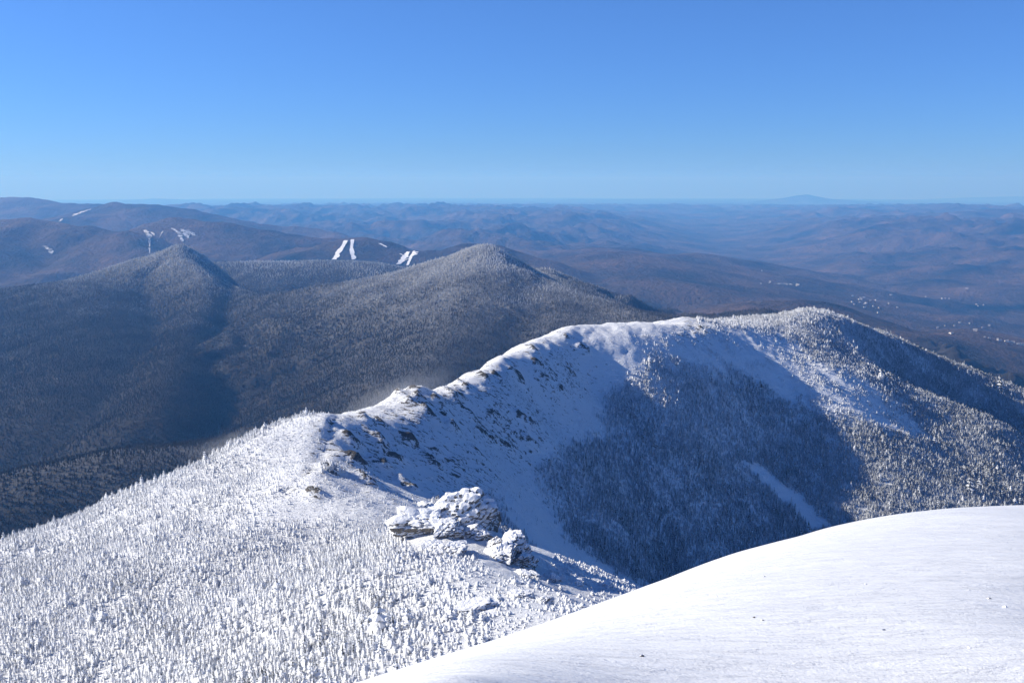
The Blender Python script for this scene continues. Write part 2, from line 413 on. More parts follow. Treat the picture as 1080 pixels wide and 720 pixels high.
# middle forest ground and its trees
def hill_mat(name, c0, c1, snowlow, snowhigh, zlo, zhi, nscale, bumpd, snowthr=.70):
    m, nt, b = new_mat(name); p = pos(nt)
    n1 = noise_n(nt, p, nscale, 8, .62); n2 = noise_n(nt, p, nscale * 7, 5, .6)
    s = nt.nodes.new('ShaderNodeSeparateXYZ'); nt.links.new(p, s.inputs[0])
    mr = nt.nodes.new('ShaderNodeMapRange'); nt.links.new(s.outputs[2], mr.inputs[0])
    mr.inputs[1].default_value = zlo; mr.inputs[2].default_value = zhi
    col = ramp(nt, n1, [(0.32, c0), (0.68, c1)])
    e = math_n(nt, 'MULTIPLY', mr.outputs[0], .7, True)
    e = math_n(nt, 'MULTIPLY', e, math_n(nt, 'ADD', n2, .2), True)
    col = mix(nt, e, col, (0.42, 0.43, 0.45))
    f = math_n(nt, 'ADD', math_n(nt, 'MULTIPLY', n1, .55), math_n(nt, 'MULTIPLY', n2, .45))
    sn = ramp(nt, f, [(snowthr, (0, 0, 0)), (snowthr + .04, (1, 1, 1))])
    nt.links.new(mix(nt, sn, col, (.6, .62, .65)), b.inputs['Base Color'])
    b.inputs['Roughness'].default_value = .9; b.inputs['Specular IOR Level'].default_value = .05
    bump(nt, b, math_n(nt, 'ADD', n2, math_n(nt, 'MULTIPLY', noise_n(nt, p, nscale * 30, 4, .7), .5)), .9, bumpd)
    return m
M_mid = hill_mat('leafless_forest_floor', (0.022, 0.020, 0.019), (0.05, 0.046, 0.043), 0, 0, -480, -220, .006, 10, .66)
M_far = hill_mat('far_winter_woods', (0.006, 0.012, 0.015), (0.13, 0.092, 0.078), 0, 0, -420, 400, .0013, 70, .665)
def midtree_mat():
    m, nt, b = new_mat('frosted_forest_canopy'); p = pos(nt); oi = nt.nodes.new('ShaderNodeObjectInfo')
    s = nt.nodes.new('ShaderNodeSeparateXYZ'); nt.links.new(p, s.inputs[0])
    mr = nt.nodes.new('ShaderNodeMapRange'); nt.links.new(math_n(nt, 'ADD', s.outputs[2], math_n(nt, 'MULTIPLY', s.outputs[1], .07)), mr.inputs[0])
    mr.inputs[1].default_value = -330; mr.inputs[2].default_value = 10
    n = noise_n(nt, p, .006, 4, .6); n2 = noise_n(nt, p, .12, 2, .6)
    f = math_n(nt, 'ADD', mr.outputs[0], math_n(nt, 'MULTIPLY', math_n(nt, 'SUBTRACT', n, .5), 1.1))
    f = math_n(nt, 'ADD', f, math_n(nt, 'MULTIPLY', math_n(nt, 'SUBTRACT', n2, .5), 1.0), True)
    col = ramp(nt, f, [(0.0, (0.022, 0.019, 0.017)), (0.45, (0.068, 0.064, 0.060)), (1.0, (0.58, 0.58, 0.58))])
    nt.links.new(col, b.inputs['Base Color']); b.inputs['Roughness'].default_value = .9; b.inputs['Specular IOR Level'].default_value = .05
    return m
M_midtree = midtree_mat()
M_trail, nt, b = new_mat('groomed_snow'); b.inputs['Base Color'].default_value = (.8, .81, .84, 1); b.inputs['Roughness'].default_value = .7

M_slide, nt, b = new_mat('thin_broken_snow'); p = pos(nt); b.inputs['Roughness'].default_value = .8
nt.links.new(ramp(nt, noise_n(nt, p, .035, 5, .75), [(.40, (.07, .065, .06)), (.58, (.62, .63, .66))]), b.inputs['Base Color'])

# ------------------------------------------------------------------ terrain meshes
# far country, one sheet to beyond the horizon
u = np.linspace(-1, 1, 1350); xs = 9000 * np.sinh(u * 3.05)
yg = [-9000, -5000, -2000, 0, 1500, 3000, 4000]; yy = 4600.
while yy < 150000: yg.append(yy); yy += max(22, yy * .0052)
ys = np.array(yg, float)
X, Y = np.meshgrid(xs, ys)
ZD = D_raw(X, Y)
for TT, sg, y0, y1 in (([(0,208.5),(28,208),(60,213),(85,215)], 300, 15000, 18000),
  ([(75,224),(90,221),(108,216),(122,213),(145,215),(172,217),(210,222),(235,228),(260,233),(300,239)], 260, 11800, 13600),
  ([(0,232),(30,230),(60,233),(78,240),(92,237),(110,241),(130,246),(142,241),(160,234),(190,230),(230,234),(270,241),(300,246)], 180, 8350, 9700),
  ([(330,261),(350,254),(372,251),(405,254),(430,262),(450,264),(490,257)], 130, 7100, 8300),
  ([(500,261),(530,262),(560,264),(600,263),(640,261),(680,263),(700,268)], 200, 9720, 11200),
  ([(715,331),(740,324),(760,321),(800,317),(860,317),(900,326),(930,337),(960,349)], 140, 4500, 6400)):
    ZD = fit_skyline(xs, ys, ZD, [(a_, b_, y0, y1) for a_, b_ in TT], 5, sg)
Dx, Dy = xs, ys
link('terrain', grid_mesh('terrain', xs, ys, ZD), M_far, kind='structure')

# middle mountains
xs = np.arange(-4300, 3200, 12.5); ys = np.arange(1000, 6200, 12.5)
X, Y = np.meshgrid(xs, ys)
ZC = C_raw(X, Y) + 3.0 * fbm(X, Y, 60, 3, 91)
edge = np.minimum.reduce([X - xs[0], xs[-1] - X, Y - ys[0], ys[-1] - Y])
ZC -= 500 * (1 - sstep(0, 400, edge)) * (ZC > -1100)
ZC = np.where(ZC < -1120, -1400, ZC)
TC = [(x_, y_ + (2.0 if x_ > 460 else 1.0), 2400, 4750) for x_, y_ in [(0,303),(30,300),(60,297),(80,292),(100,286),(125,278),(150,271),(170,264),(180,260),(190,256.5),(197,259),(205,263),(215,270),(225,277),(240,289),(255,302),(265,309),(280,308),(300,307),(325,303),(350,299),(375,295),(400,290),(420,285),(440,279),(460,273),(480,266),(492,261),(503,257),(512,256),(521,258),(532,265),(545,272),(560,281),(580,291),(600,300),(620,308),(645,317),(670,326),(690,334)]]
ZC = fit_skyline(xs, ys, ZC, TC, 6, 75)
ZC = fit_skyline(xs, ys, ZC, TC, 4, 30)
TC = [(x_, y_, 4900, 5900) for x_, y_ in [(235,277),(270,276),(300,276),(330,275),(365,276),(400,277),(425,283)]]
ZC = fit_skyline(xs, ys, ZC, TC, 6, 150)
TC = [(x_, y_, 3300, 4600) for x_, y_ in [(590,288),(605,293),(625,301),(650,310),(675,318),(700,328),(715,334),(740,342)]]
ZC = fit_skyline(xs, ys, ZC, TC, 5, 90)
link('mountains', grid_mesh('mountains', xs, ys, ZC), M_mid, kind='structure')
Cx, Cy = xs, ys
# near ridge
xs = np.arange(-480, 900, 2.0); ys = np.arange(20, 1500, 2.0)
X, Y = np.meshgrid(xs, ys)
ZB = Hb(X, Y)
TB = [(x_, y_ + 1.5, 330, 1420) for x_, y_ in [(-40,588),(0,572),(50,552),(100,532),(150,510),(200,491),(245,466),(290,447),(320,439),(345,435),(375,433),(395,428),(420,413),(445,407),(462,409),(480,402),(500,391),(530,374),(560,358),(580,350),(600,343),(620,341),(640,339),(660,339),(680,338),(700,337),(720,334),(750,337),(775,335),(800,333),(825,330),(850,325),(865,326),(890,334),(920,346),(950,358),(975,369),(1000,379),(1040,395),(1080,411),(1110,423)]]
ZB = fit_skyline(xs, ys, ZB, TB, 8, 16)
rk_ = rockiness(X, Y, ZB)
# broken ledges: small steps striking down the slope where the ground is rocky
Bx, By = xs, ys
uu = X * .95 - Y * .3; vv = X * .3 + Y * .95
st_ = fbm(uu * .25, vv, 8, 5, 55, gain=.65, ridged=True)
ZB0 = ZB.copy()
ZB = ZB + rk_ * 2.4 * np.clip(st_ - .05, 0, 1)
def surf(px, py, y0=330, y1=1400):
    a = at(px, py, 1.0); Yt = np.linspace(y0, y1, 2200); g = bil(Bx, By, ZB0, a[0] * Yt, Yt); k = int(np.argmax(g > a[2] * Yt)); return a[0] * Yt[k], Yt[k]
def stroke(line, wdt, dz, rock, rough=.8):
    global ZB, rk_
    P = [surf(*q) for q in line]
    for (x0, y0), (x1, y1) in zip(P[:-1], P[1:]):
        L = (x1 - x0) ** 2 + (y1 - y0) ** 2 + 1e-6
        m = (X > min(x0, x1) - 25) & (X < max(x0, x1) + 25) & (Y > min(y0, y1) - 25) & (Y < max(y0, y1) + 25)
        xm, ym = X[m], Y[m]; t = np.clip(((xm - x0) * (x1 - x0) + (ym - y0) * (y1 - y0)) / L, 0, 1)
        d = np.hypot(xm - x0 - t * (x1 - x0), ym - y0 - t * (y1 - y0))
        g = np.exp(-(d / wdt) ** 2) * np.clip(1 + rough * 2 * fbm(xm, ym, 7, 3, 77), 0, 2)
        ZB[m] += dz * g; rk_[m] = np.maximum(rk_[m], rock * g)
LEDGE = [((418,417),(430,424)),((430,426),(444,434)),((440,420),(456,432)),((452,437),(462,446)),((466,440),(476,449)),((478,452),(487,459)),((498,444),(510,455)),
 ((505,456),(520,468)),((522,464),(538,476)),((540,458),(556,468)),((556,466),(566,472)),((400,448),(408,456)),((398,463),(406,472)),((405,474),(420,486)),((396,489),(410,498)),
 ((410,498),(422,506)),((424,506),(436,518)),((362,484),(376,488)),((372,490),(388,496)),((345,495),(354,500)),((328,521),(338,526)),((520,396),(534,406)),((540,392),(548,398)),
 ((560,380),(570,388)),((580,408),(592,412)),((600,392),(606,398)),((736,346),(744,352)),((792,398),(802,408)),((690,470),(694,473)),((548,440),(560,448)),((486,430),(496,440)),((460,424),(474,430)),((430,412),(440,414)),((448,412),(458,418)),((484,404),(492,410)),((506,396),(514,403)),((533,380),(541,386)),((556,366),(566,372)),((470,412),(478,420)),((590,352),(598,357)),((545,400),(556,408)),((570,396),(580,403)),((612,366),(620,371)),((380,440),(390,446)),((366,462),(376,470)),((380,505),(392,512)),((436,470),(446,478)),((452,486),(462,494)),((420,460),(430,468)),((500,476),(512,486)),((516,436),(526,442)),((484,420),(494,426))]
for a_, b_ in LEDGE: stroke([a_, b_], 2.6, 2.4, 2.0)
PATH = [(352,439),(350,447),(344,462),(341,474),(336,482),(328,492),(322,500),(312,508),(300,517),(292,523)]
stroke(PATH, 1.3, -1.0, 1.1, .5); stroke([(a_ + 7, b_ + 1) for a_, b_ in PATH], 1.2, -.8, .9, .5)
rk_ = np.maximum(rk_, 0)
meB = grid_mesh('near_ridge', xs, ys, ZB); attr(meB, 'rock', np.where(rk_ > 1, rk_, rk_ * (0.6 + st_)))
link('near_ridge', meB, M_ridge, kind='structure')
def hit(px, py, y0=90, y1=1400, n=2600, G=None):
    gx, gy, gz = G or (Bx, By, ZB)
    Yt = np.linspace(y0, y1, n); a = np.array([at(px, py, 1.0)])[0]
    x = a[0] * Yt; z = a[2] * Yt; g = bil(gx, gy, gz, x, Yt)
    k = np.argmax(g > z)
    if not (g > z)[k]: return None
    return float(x[k]), float(Yt[k]), float(g[k])
def drape(name, line, y0, y1, G, lift, mat, rag=.3):
    """a sheet of snow lying on the ground along a line of (px, py, width)"""
    V = []; n = 0; L = []
    for (ax, ay, aw), (bx_, by_, bw) in zip(line[:-1], line[1:]):
        k = max(2, int(math.hypot(bx_ - ax, by_ - ay) / 1.2))
        for q in range(k): t = q / k; L.append((ax + (bx_ - ax) * t, ay + (by_ - ay) * t, aw + (bw - aw) * t))
    L.append(line[-1]); rr = random.Random(len(L) * 7 + int(line[0][0]))
    for px, py, w in L:
        w = w * rr.uniform(1 - rag, 1 + rag * .6); off = rr.uniform(-.15, .15) * w
        row = [hit(px + off + (e - .5) * w, py + rr.uniform(-.2, .2), y0, y1, 3000, G) for e in (0, .33, .67, 1)]
        if None in row: continue
        V += [(a, b - lift, c + lift) for a, b, c in row]; n += 1
    Q = [(i * 4 + j, i * 4 + j + 1, i * 4 + j + 5, i * 4 + j + 4) for i in range(n - 1) for j in range(3)]
    if n > 1: link(name, fast_mesh(name, V, Q), mat, kind='structure')
GD = (Dx, Dy, ZD)
for ln in ([(365,254,4),(362,260,5),(356,268,5),(353,274,6)], [(372,253,3.5),(371,262,4),(373,274,5)], [(400,257,2.5),(408,261,2)],
           [(431,266,4),(426,272,6),(420,279,6)], [(437,265,3),(433,272,3),(430,280,3)], [(422,268,2),(430,272,2),(440,268,3)], [(440,266,4),(434,269,3)],
           [(424,276,2),(434,272,2)]):
    drape('ski_slope', ln, 6000, 8400, GD, 4, M_trail)
for ln in ([(153,243,5),(157,249,5),(158,256,2),(158,268,1)], [(160,245,3),(163,249,3)], [(182,241,4),(189,246,5),(193,255,4)], [(196,243,8),(203,247,8),(206,249,5)],
           [(192,242,6),(197,247,6),(199,252,3)], [(48,260,5),(53,264,5),(55,268,3)], [(172,244,1.5),(166,255,1)]):
    drape('snow_slide', ln, 6500, 9600, GD, 4, M_slide, .7)
for ln in ([(92,222,4),(84,225,6),(77,228,3)], [(96,221,2),(93,222,2)], [(66,231,2),(63,234,3)]):
    drape('snow_slide', ln, 10500, 13500, GD, 5, M_slide, .6)

# foreground snow dome
FP = []
for px, py, Yd in [(250,765,9),(380,723,10.5),(500,682,12),(600,648,13.5),(700,612,15),(760,590,16.3),(860,562,18.6),(950,543,20.5),(1030,535,22),(1080,533,23),(1200,536,25),(1350,560,27)]:
    x, y, z = at(px, py, Yd); sl_ = -z / y
    kk = max(.004, (3.9 - sl_ * 8) / (y - 8) ** 2) if y > 9.5 else .02
    for f in (1, .8, .6, .45, .3):
        FP.append((x * f, y * f, z * f - kk * (y - y * f) ** 2))
    FP += [(x * 1.3, y * 1.3, z * 1.42), (x * 1.9, y * 1.9, z * 2.6)]
FP += [(0,0,-2.2),(5,-4,-1.2),(-6,-3,-4)]
tpsF = TPS(FP, 1e-5)
xs = np.arange(-14, 36, .12); ys = np.arange(-5, 46, .12)
X, Y = np.meshgrid(xs, ys)
ZF = tpsF(X, Y) + .012 * fbm(X * .5, Y * 1.6, 1.6, 4, 21) + .06 * fbm(X, Y, 7, 2, 22)
Fx, Fy = xs, ys
link('snow_field', grid_mesh('snow_field', xs, ys, ZF), M_fore, kind='structure')

# ------------------------------------------------------------------ conifers
def crown_mesh(name, seed, tiers, arms, h=1.0, w=.26, ragged=.35, droop=.12):
    """narrow spire: a ragged core and tiers of drooping, snow-laden branch wedges"""
    r = random.Random(seed); V = []; Fc = []
    def tri(a, b_, c): i = len(V); V.extend([a, b_, c]); Fc.append((i, i + 1, i + 2))
    lean = (r.uniform(-.04, .04), r.uniform(-.04, .04))
    core = []
    nseg = 5
    for k, zz in enumerate((.04, .35, .68, 1.0)):
        core.append([((w * .42 * (1 - zz) + .004) * math.cos(2 * math.pi * j / nseg + k) * r.uniform(.7, 1.2) + lean[0] * zz,
                      (w * .42 * (1 - zz) + .004) * math.sin(2 * math.pi * j / nseg + k) * r.uniform(.7, 1.2) + lean[1] * zz, zz * h) for j in range(nseg)])
    for k in range(3):
        for j in range(nseg):
            a, b_, c, d = core[k][j], core[k][(j + 1) % nseg], core[k + 1][(j + 1) % nseg], core[k + 1][j]
            tri(a, b_, c); tri(a, c, d)
    for t in range(tiers):
        f = t / tiers; z0 = (.07 + .87 * f) * h
        R = w * (1 - f) ** .8 * 1.0 + .02
        for k in range(arms if f < .7 else max(3, arms - 2)):
            an = 2 * math.pi * (k + r.random() * .8) / arms + t * 1.3
            L = R * r.uniform(1 - ragged, 1 + ragged * .6)
            ca, sa = math.cos(an), math.sin(an); wd = L * r.uniform(.30, .5)
            zt = z0 - droop * L * 2 + r.uniform(-.01, .02)
            tip = (ca * L + lean[0] * f, sa * L + lean[1] * f, zt)
            l = (ca * L * .55 - sa * wd + lean[0] * f, sa * L * .55 + ca * wd + lean[1] * f, z0 - .02)
            rr = (ca * L * .55 + sa * wd + lean[0] * f, sa * L * .55 - ca * wd + lean[1] * f, z0 - .02)
            top = (lean[0] * f, lean[1] * f, z0 + .09 * h)
            bot = (ca * L * .5, sa * L * .5, zt - .03)
            tri(top, l, tip); tri(top, tip, rr); tri(l, bot, tip); tri(tip, bot, rr)
    me = bpy.data.meshes.new(name); me.from_pydata(V, [], Fc); me.update(); return me
crowns_r = [crown_mesh('crown', 10 + i, 6, 6, w=.24 + .05 * (i % 3)) for i in range(5)]
crowns_d = [crown_mesh('crown', 40 + i, 5, 5, w=.20 + .03 * (i % 3)) for i in range(4)]
for m in crowns_r: m.materials.append(M_rime)
for m in crowns_d: m.materials.append(M_dust)
crowns_m = [crown_mesh('crown', 70 + i, 3, 4, w=.30 + .05 * i) for i in range(3)]
for m in crowns_m: m.materials.append(M_midtree)
def trunk_mesh():
    V = []; Fc = []; n = 6
    for z, rr in ((-.15, .022), (.12, .018), (.5, .010), (.95, .003)):
        for j in range(n): V.append((rr * math.cos(2 * math.pi * j / n), rr * math.sin(2 * math.pi * j / n), z))
    for k in range(3):
        for j in range(n): Fc.append((k * n + j, k * n + (j + 1) % n, (k + 1) * n + (j + 1) % n, (k + 1) * n + j))
    me = bpy.data.meshes.new('trunk'); me.from_pydata(V, [], Fc); me.materials.append(M_bark); return me
trunk_me = trunk_mesh()

def inpoly(px, py, P):
    c = np.zeros(np.shape(px), bool); n = len(P)
    for i in range(n):
        x0, y0 = P[i]; x1, y1 = P[(i + 1) % n]
        if y0 == y1: continue
        k = ((y0 > py) != (y1 > py)) & (px < (x1 - x0) * (py - y0) / (y1 - y0) + x0); c ^= k
    return c

rng = np.random.default_rng(7)
def scatter(x0, x1, y0, y1, sp):
    gx, gy = np.meshgrid(np.arange(x0, x1, sp), np.arange(y0, y1, sp))
    gx = gx + rng.uniform(-.5, .5, gx.shape) * sp; gy = gy + rng.uniform(-.5, .5, gy.shape) * sp
    return gx.ravel(), gy.ravel()

x, y = scatter(-440, 860, 95, 1380, 1.0)
z = bil(Bx, By, ZB, x, y)
px, py = project(x, y, z)
k = (px > -60) & (px < 1150) & (py < 790)
x, y, z, px, py = x[k], y[k], z[k], px[k], py[k]
seenB = horizon_map([(Bx, By, ZB)], 1500)
k = seenB(x, y, z, 3.)
x, y, z, px, py = x[k], y[k], z[k], px[k], py[k]
# outlines of the open snow, of the frosted left flank and of the dark timber, as the slope shows them
LEFT = [(-80,560),(0,572),(100,532),(200,491),(290,448),(345,437),(352,450),(335,500),(300,525),(330,548),(390,562),(430,570),(500,560),(545,565),(600,596),(650,606),(690,616),(690,800),(-80,800)]
FACE = [(345,437),(600,343),(660,340),(690,380),(640,420),(640,470),(590,470),(600,500),(560,490),(600,560),(640,605),(600,600),(560,570),(520,520),(420,540),(330,545),(335,500),(352,450)]
CH1 = [(780,484),(800,490),(840,520),(880,556),(858,560),(820,525)]
CH2 = [(545,545),(590,570),(650,600),(640,612),(600,598),(560,575)]
FARSNOW = [(600,343),(740,334),(790,345),(840,365),(900,400),(960,440),(990,480),(930,450),(870,435),(830,420),(780,400),(700,380),(650,372)]
opx, opy = px, py
wpx = 22 * fbm(x, y, 50, 5, 401, gain=.7); wpy = 22 * fbm(x, y, 45, 5, 402, gain=.7); farw = sstep(350, 500, y)
ch0x, ch0y = px + wpx * farw * .4 + rng.normal(0, 1.5, len(x)), py + wpy * farw * .4
px = px + (wpx + rng.normal(0, 5, len(x))) * farw; py = py + (wpy + rng.normal(0, 4, len(x))) * farw
left = inpoly(px, py, LEFT); face = inpoly(px, py, FACE) & (y > 395)
left |= (y < 395) & (opy > 498) & (opx < 700)
left &= ~face
ch = (inpoly(ch0x, ch0y, CH1) | inpoly(ch0x, ch0y, CH2)) & (y > 380); fs = inpoly(px, py, FARSNOW) & (y > 600)
nz = fbm(x, y, 40, 3, 201); nf = fbm(x, y, 12, 2, 202)
r_ = rng.random(len(x))
dens = .80 + .25 * nz
near = y < 420
dens = np.where(left, .80 + .35 * nz, dens)
dens = np.where(left & (py < 470 + 0 * px), .75, dens)
# thinning towards the rocky hollow and the snowy shelf in front of the outcrop
shelf = 1.1 * np.exp(-(((px - 590) / 95) ** 2 + ((py - 635) / 42) ** 2))  + np.exp(-(((px - 330) / 60) ** 2 + ((py - 540) / 18) ** 2)) + .8 * np.exp(-(((px - 430) / 50) ** 2 + ((py - 700) / 20) ** 2))
dens = np.where(left, dens - .55 * np.clip(shelf, 0, 1) * (1 + .8 * nf), dens)
dens = np.where(face, np.clip(.08 + .5 * nz + .25 * nf, 0, .4) , dens)
dens = np.where(fs & ~face, np.clip(.15 + .6 * nz + .6 * nf, 0, .6), dens)
dens = np.where(ch, .0, dens)
dens = np.where(~left & ~face & ~fs & (y < 380), .5, dens)
sky_py = np.interp(opx, [q[0] for q in TB], [q[1] for q in TB])
bare = (opx > 348) & (opx < 735) & (y > 430) & (opy < sky_py + 14)
dens = np.where(bare, .45, dens)
keep = r_ < dens
bare = bare[keep]; px, py = opx, opy
x, y, z, px, py, left, face, fs, nz, nf = [a[keep] for a in (x, y, z, px, py, left, face, fs, nz, nf)]
# height: krummholz on the crest and the flank's top, taller timber below
hgt = np.where(left, 0.95 + .5 * sstep(480, 660, py) , 2.7 + .6 * nz)
hgt = np.where(left, hgt * (1 - .45 * sstep(230, 330, px) * sstep(570, 530, py)) * (1 - .6 * sstep(390, 520, px)), hgt)
hgt = np.where(fs, 1.8, hgt); hgt = np.where(face, .75, hgt); hgt = np.where(bare, .55, hgt); hgt = hgt * np.clip(1 + .55 * nf, .55, 1.5)
crest_d = np.where(~left, np.clip((z + 262) / 120., 0, 1), 0)
hgt = hgt * np.where(~left, 1.08 - .35 * crest_d, 1) * rng.lognormal(0, .36, len(x))
# crown coat: rimed near the crest and on the left flank, darker in the timber
rim = left | (face & (rng.random(len(x)) < .4)) | fs | (rng.random(len(x)) < np.clip(crest_d * 1.5 - .65, .04, 1))
# leave clear the places where the outcrops stand
OUT = [(478,548,66,36),(545,582,40,26)]
for ox, oy, rx, ry in OUT:
    k = ~((((px - ox) / rx) ** 2 + ((py - oy) / ry) ** 2 < 1) & (y < 330))
    x, y, z, px, py, hgt, rim, left = [a[k] for a in (x, y, z, px, py, hgt, rim, left)]
print('near trees', len(x))
rot = rng.uniform(0, 2 * math.pi, len(x)); hgt = hgt * np.where(left, 1.08, .95); wid = hgt * rng.uniform(.65, 1.35, len(x)) * np.where(left, 1 + 1.1 * sstep(390, 520, px), 1)
var = np.where(rim, rng.integers(0, 5, len(x)), 5 + rng.integers(0, 4, len(x)))

# the 300 that show largest: individual trees
# (nearest, inside the frame)
vis = (px > 2) & (px < 1078) & (py < 716)
# hidden behind the foreground dome?
silx = [-100,250,380,500,600,700,760,860,950,1030,1080,1200]; sily = [900,765,723,682,648,612,590,562,543,535,533,536]
vis &= (py - 4 < np.interp(px, silx, sily))
size = np.where(vis, hgt / y, 0)
order = np.argsort(-size)[:300]
mask = np.ones(len(x), bool); mask[order] = False
allcrowns = crowns_r + crowns_d
LBL = 'rime-white dwarf fir among the nearest and largest firs of the lower left slope'
protos = {}
def make_fir(v):
    e = bpy.data.objects.new('fir_tree', None); C.objects.link(e)
    e['label'] = LBL; e['category'] = 'fir tree'; e['group'] = 'nearest frosted firs on the left slope'
    e.empty_display_size = .3
    c = link('crown', allcrowns[v], None, e); t = link('trunk', trunk_me, None, e)
    return e
def copy_tree(o, parent=None):
    c = o.copy(); C.objects.link(c)
    if parent: c.parent = parent
    for chd in [q for q in bpy.data.objects if q.parent == o]: copy_tree(chd, c)
    return c
kids = {}
for i in order:
    v = int(var[i])
    if v not in protos:
        o = make_fir(v); protos[v] = o; kids[v] = [q for q in C.objects if q.parent == o]
    else:
        o = protos[v].copy(); C.objects.link(o)
        for q in kids[v]:
            c = q.copy(); C.objects.link(c); c.parent = o
    o.location = (x[i], y[i], z[i] - .05 * hgt[i]); o.rotation_euler = (0, 0, rot[i])
    o.scale = (wid[i], wid[i], hgt[i])

def stuff_instances(name, pts, rot, wid, hgt, var, sources, label):
    me = bpy.data.meshes.new(name); me.vertices.add(len(pts)); me.vertices.foreach_set('co', np.asarray(pts, np.float32).ravel())
    attr(me, 'rz', rot); attr(me, 'wd', wid); attr(me, 'ht', hgt); attr(me, 'vr', var)
    o = link(name, me, None, kind='stuff', label=label)
    ng = bpy.data.node_groups.new(name, 'GeometryNodeTree')
    ng.interface.new_socket('Geometry', in_out='INPUT', socket_type='NodeSocketGeometry')
    ng.interface.new_socket('Geometry', in_out='OUTPUT', socket_type='NodeSocketGeometry')
    gi = ng.nodes.new('NodeGroupInput'); go = ng.nodes.new('NodeGroupOutput'); jn = ng.nodes.new('GeometryNodeJoinGeometry')
    def at_(nm):
        n = ng.nodes.new('GeometryNodeInputNamedAttribute'); n.data_type = 'FLOAT'; n.inputs[0].default_value = nm; return n.outputs[0]
    rz = ng.nodes.new('ShaderNodeCombineXYZ'); ng.links.new(at_('rz'), rz.inputs[2])
    sc = ng.nodes.new('ShaderNodeCombineXYZ'); w_ = at_('wd'); ng.links.new(w_, sc.inputs[0]); ng.links.new(w_, sc.inputs[1]); ng.links.new(at_('ht'), sc.inputs[2])
    vr = at_('vr')
    for k, src in sources.items():
        oi = ng.nodes.new('GeometryNodeObjectInfo'); oi.inputs[0].default_value = src; oi.inputs[1].default_value = True
        oi.transform_space = 'ORIGINAL'
        cmp = ng.nodes.new('FunctionNodeCompare'); cmp.data_type = 'FLOAT'; cmp.operation = 'EQUAL'
        cmp.inputs[1].default_value = float(k); cmp.inputs[12 if False else 'Epsilon'].default_value = .1
        ng.links.new(vr, cmp.inputs[0])
        ip = ng.nodes.new('GeometryNodeInstanceOnPoints')
        ng.links.new(gi.outputs[0], ip.inputs['Points']); ng.links.new(cmp.outputs[0], ip.inputs['Selection'])
        ng.links.new(oi.outputs['Geometry'], ip.inputs['Instance']); ng.links.new(rz.outputs[0], ip.inputs['Rotation']); ng.links.new(sc.outputs[0], ip.inputs['Scale'])
        ng.links.new(ip.outputs[0], jn.inputs[0])
    ng.links.new(jn.outputs[0], go.inputs[0])
    md = o.modifiers.new('scatter', 'NODES'); md.node_group = ng
    return o

# every crown shape needs one standing tree to be copied from; the dark and forest
# shapes get theirs on the slope
def stand(v, me, px_, py_, hh, label):
    h_ = hit(px_, py_)
    e = bpy.data.objects.new('fir_tree', None); C.objects.link(e)
    e['label'] = label; e['category'] = 'fir tree'
    c = link('crown', me, None, e); link('trunk', trunk_me, None, e)
    e.location = (h_[0], h_[1], h_[2] - .1); e.scale = (hh * 1.1, hh * 1.1, hh)
    return c
srcs = {}
for v in range(9):
    if v in kids: srcs[v] = kids[v][0]
spots = {5: (575, 628, 'lone small fir on the snow shelf right of the boulder stack'), 6: (612, 630, 'small dark fir at the right part of the snow shelf'),
         7: (640, 618, 'small fir nearest the right tip of the snow shelf'), 8: (520, 632, 'small dark fir below the boulder stack'),
         10: (455, 640, 'small fir on the snow below the rock outcrop'), 11: (490, 655, 'small fir low on the open snow beside the snow field edge'), 12: (350, 556, 'small fir at the foot of the rocky knob slope')}
for v in range(9):
    if v not in srcs: q = spots[v] if v in spots else (300 + 20 * v, 640, 'small fir on the slope'); srcs[v] = stand(v, allcrowns[v], q[0], q[1], 1.8, q[2])
pts = np.stack([x, y, z - .05 * hgt], 1)
stuff_instances('frosted_firs', pts[mask], rot[mask], wid[mask], hgt[mask], var[mask], srcs, 'dense snow-laden dwarf fir woods covering the near ridge slopes')

# forest on the middle mountains
srcm = {k: stand(k, crowns_m[k], *spots[10 + k][:2], 1.7, spots[10 + k][2]) for k in range(3)}
PX = []
seenC = horizon_map([(Bx, By, ZB), (Cx, Cy, ZC)], 6000)
for y0, y1, spc in ((1150, 1700, 4.6), (1700, 2500, 5.6), (2500, 3400, 6.6), (3400, 4700, 8.2), (4700, 5900, 13)):
    xx, yy_ = scatter(-.56 * y1, .45 * y1, y0, y1, spc)
    k = (xx / yy_ > -.56) & (xx / yy_ < .42) & (xx > Cx[0] + 10) & (xx < Cx[-1] - 20); xx, yy_ = xx[k], yy_[k]
    zz = bil(Cx, Cy, ZC, xx, yy_)
    k = zz > -1050; xx, yy_, zz = xx[k], yy_[k], zz[k]
    k = seenC(xx, yy_, zz, 8.)
    PX.append(np.stack([xx[k], yy_[k], zz[k], np.full(k.sum(), spc)], 1))
PX = np.concatenate(PX); cn = fbm(PX[:, 0], PX[:, 1], 90, 3, 301)
k = rng.random(len(PX)) < .82 + .5 * cn; PX = PX[k]
print('mid trees', len(PX))
hh = np.clip(PX[:, 3] * 1.0, 5.0, 9.5) * rng.lognormal(0, .22, len(PX))
stuff_instances('mountain_forest', PX[:, :3] - [0, 0, .6], rng.uniform(0, 6.28, len(PX)), hh * rng.uniform(.9, 1.4, len(PX)), hh, rng.integers(0, 3, len(PX)), srcm,
                'frost-dusted forest covering the middle mountains')

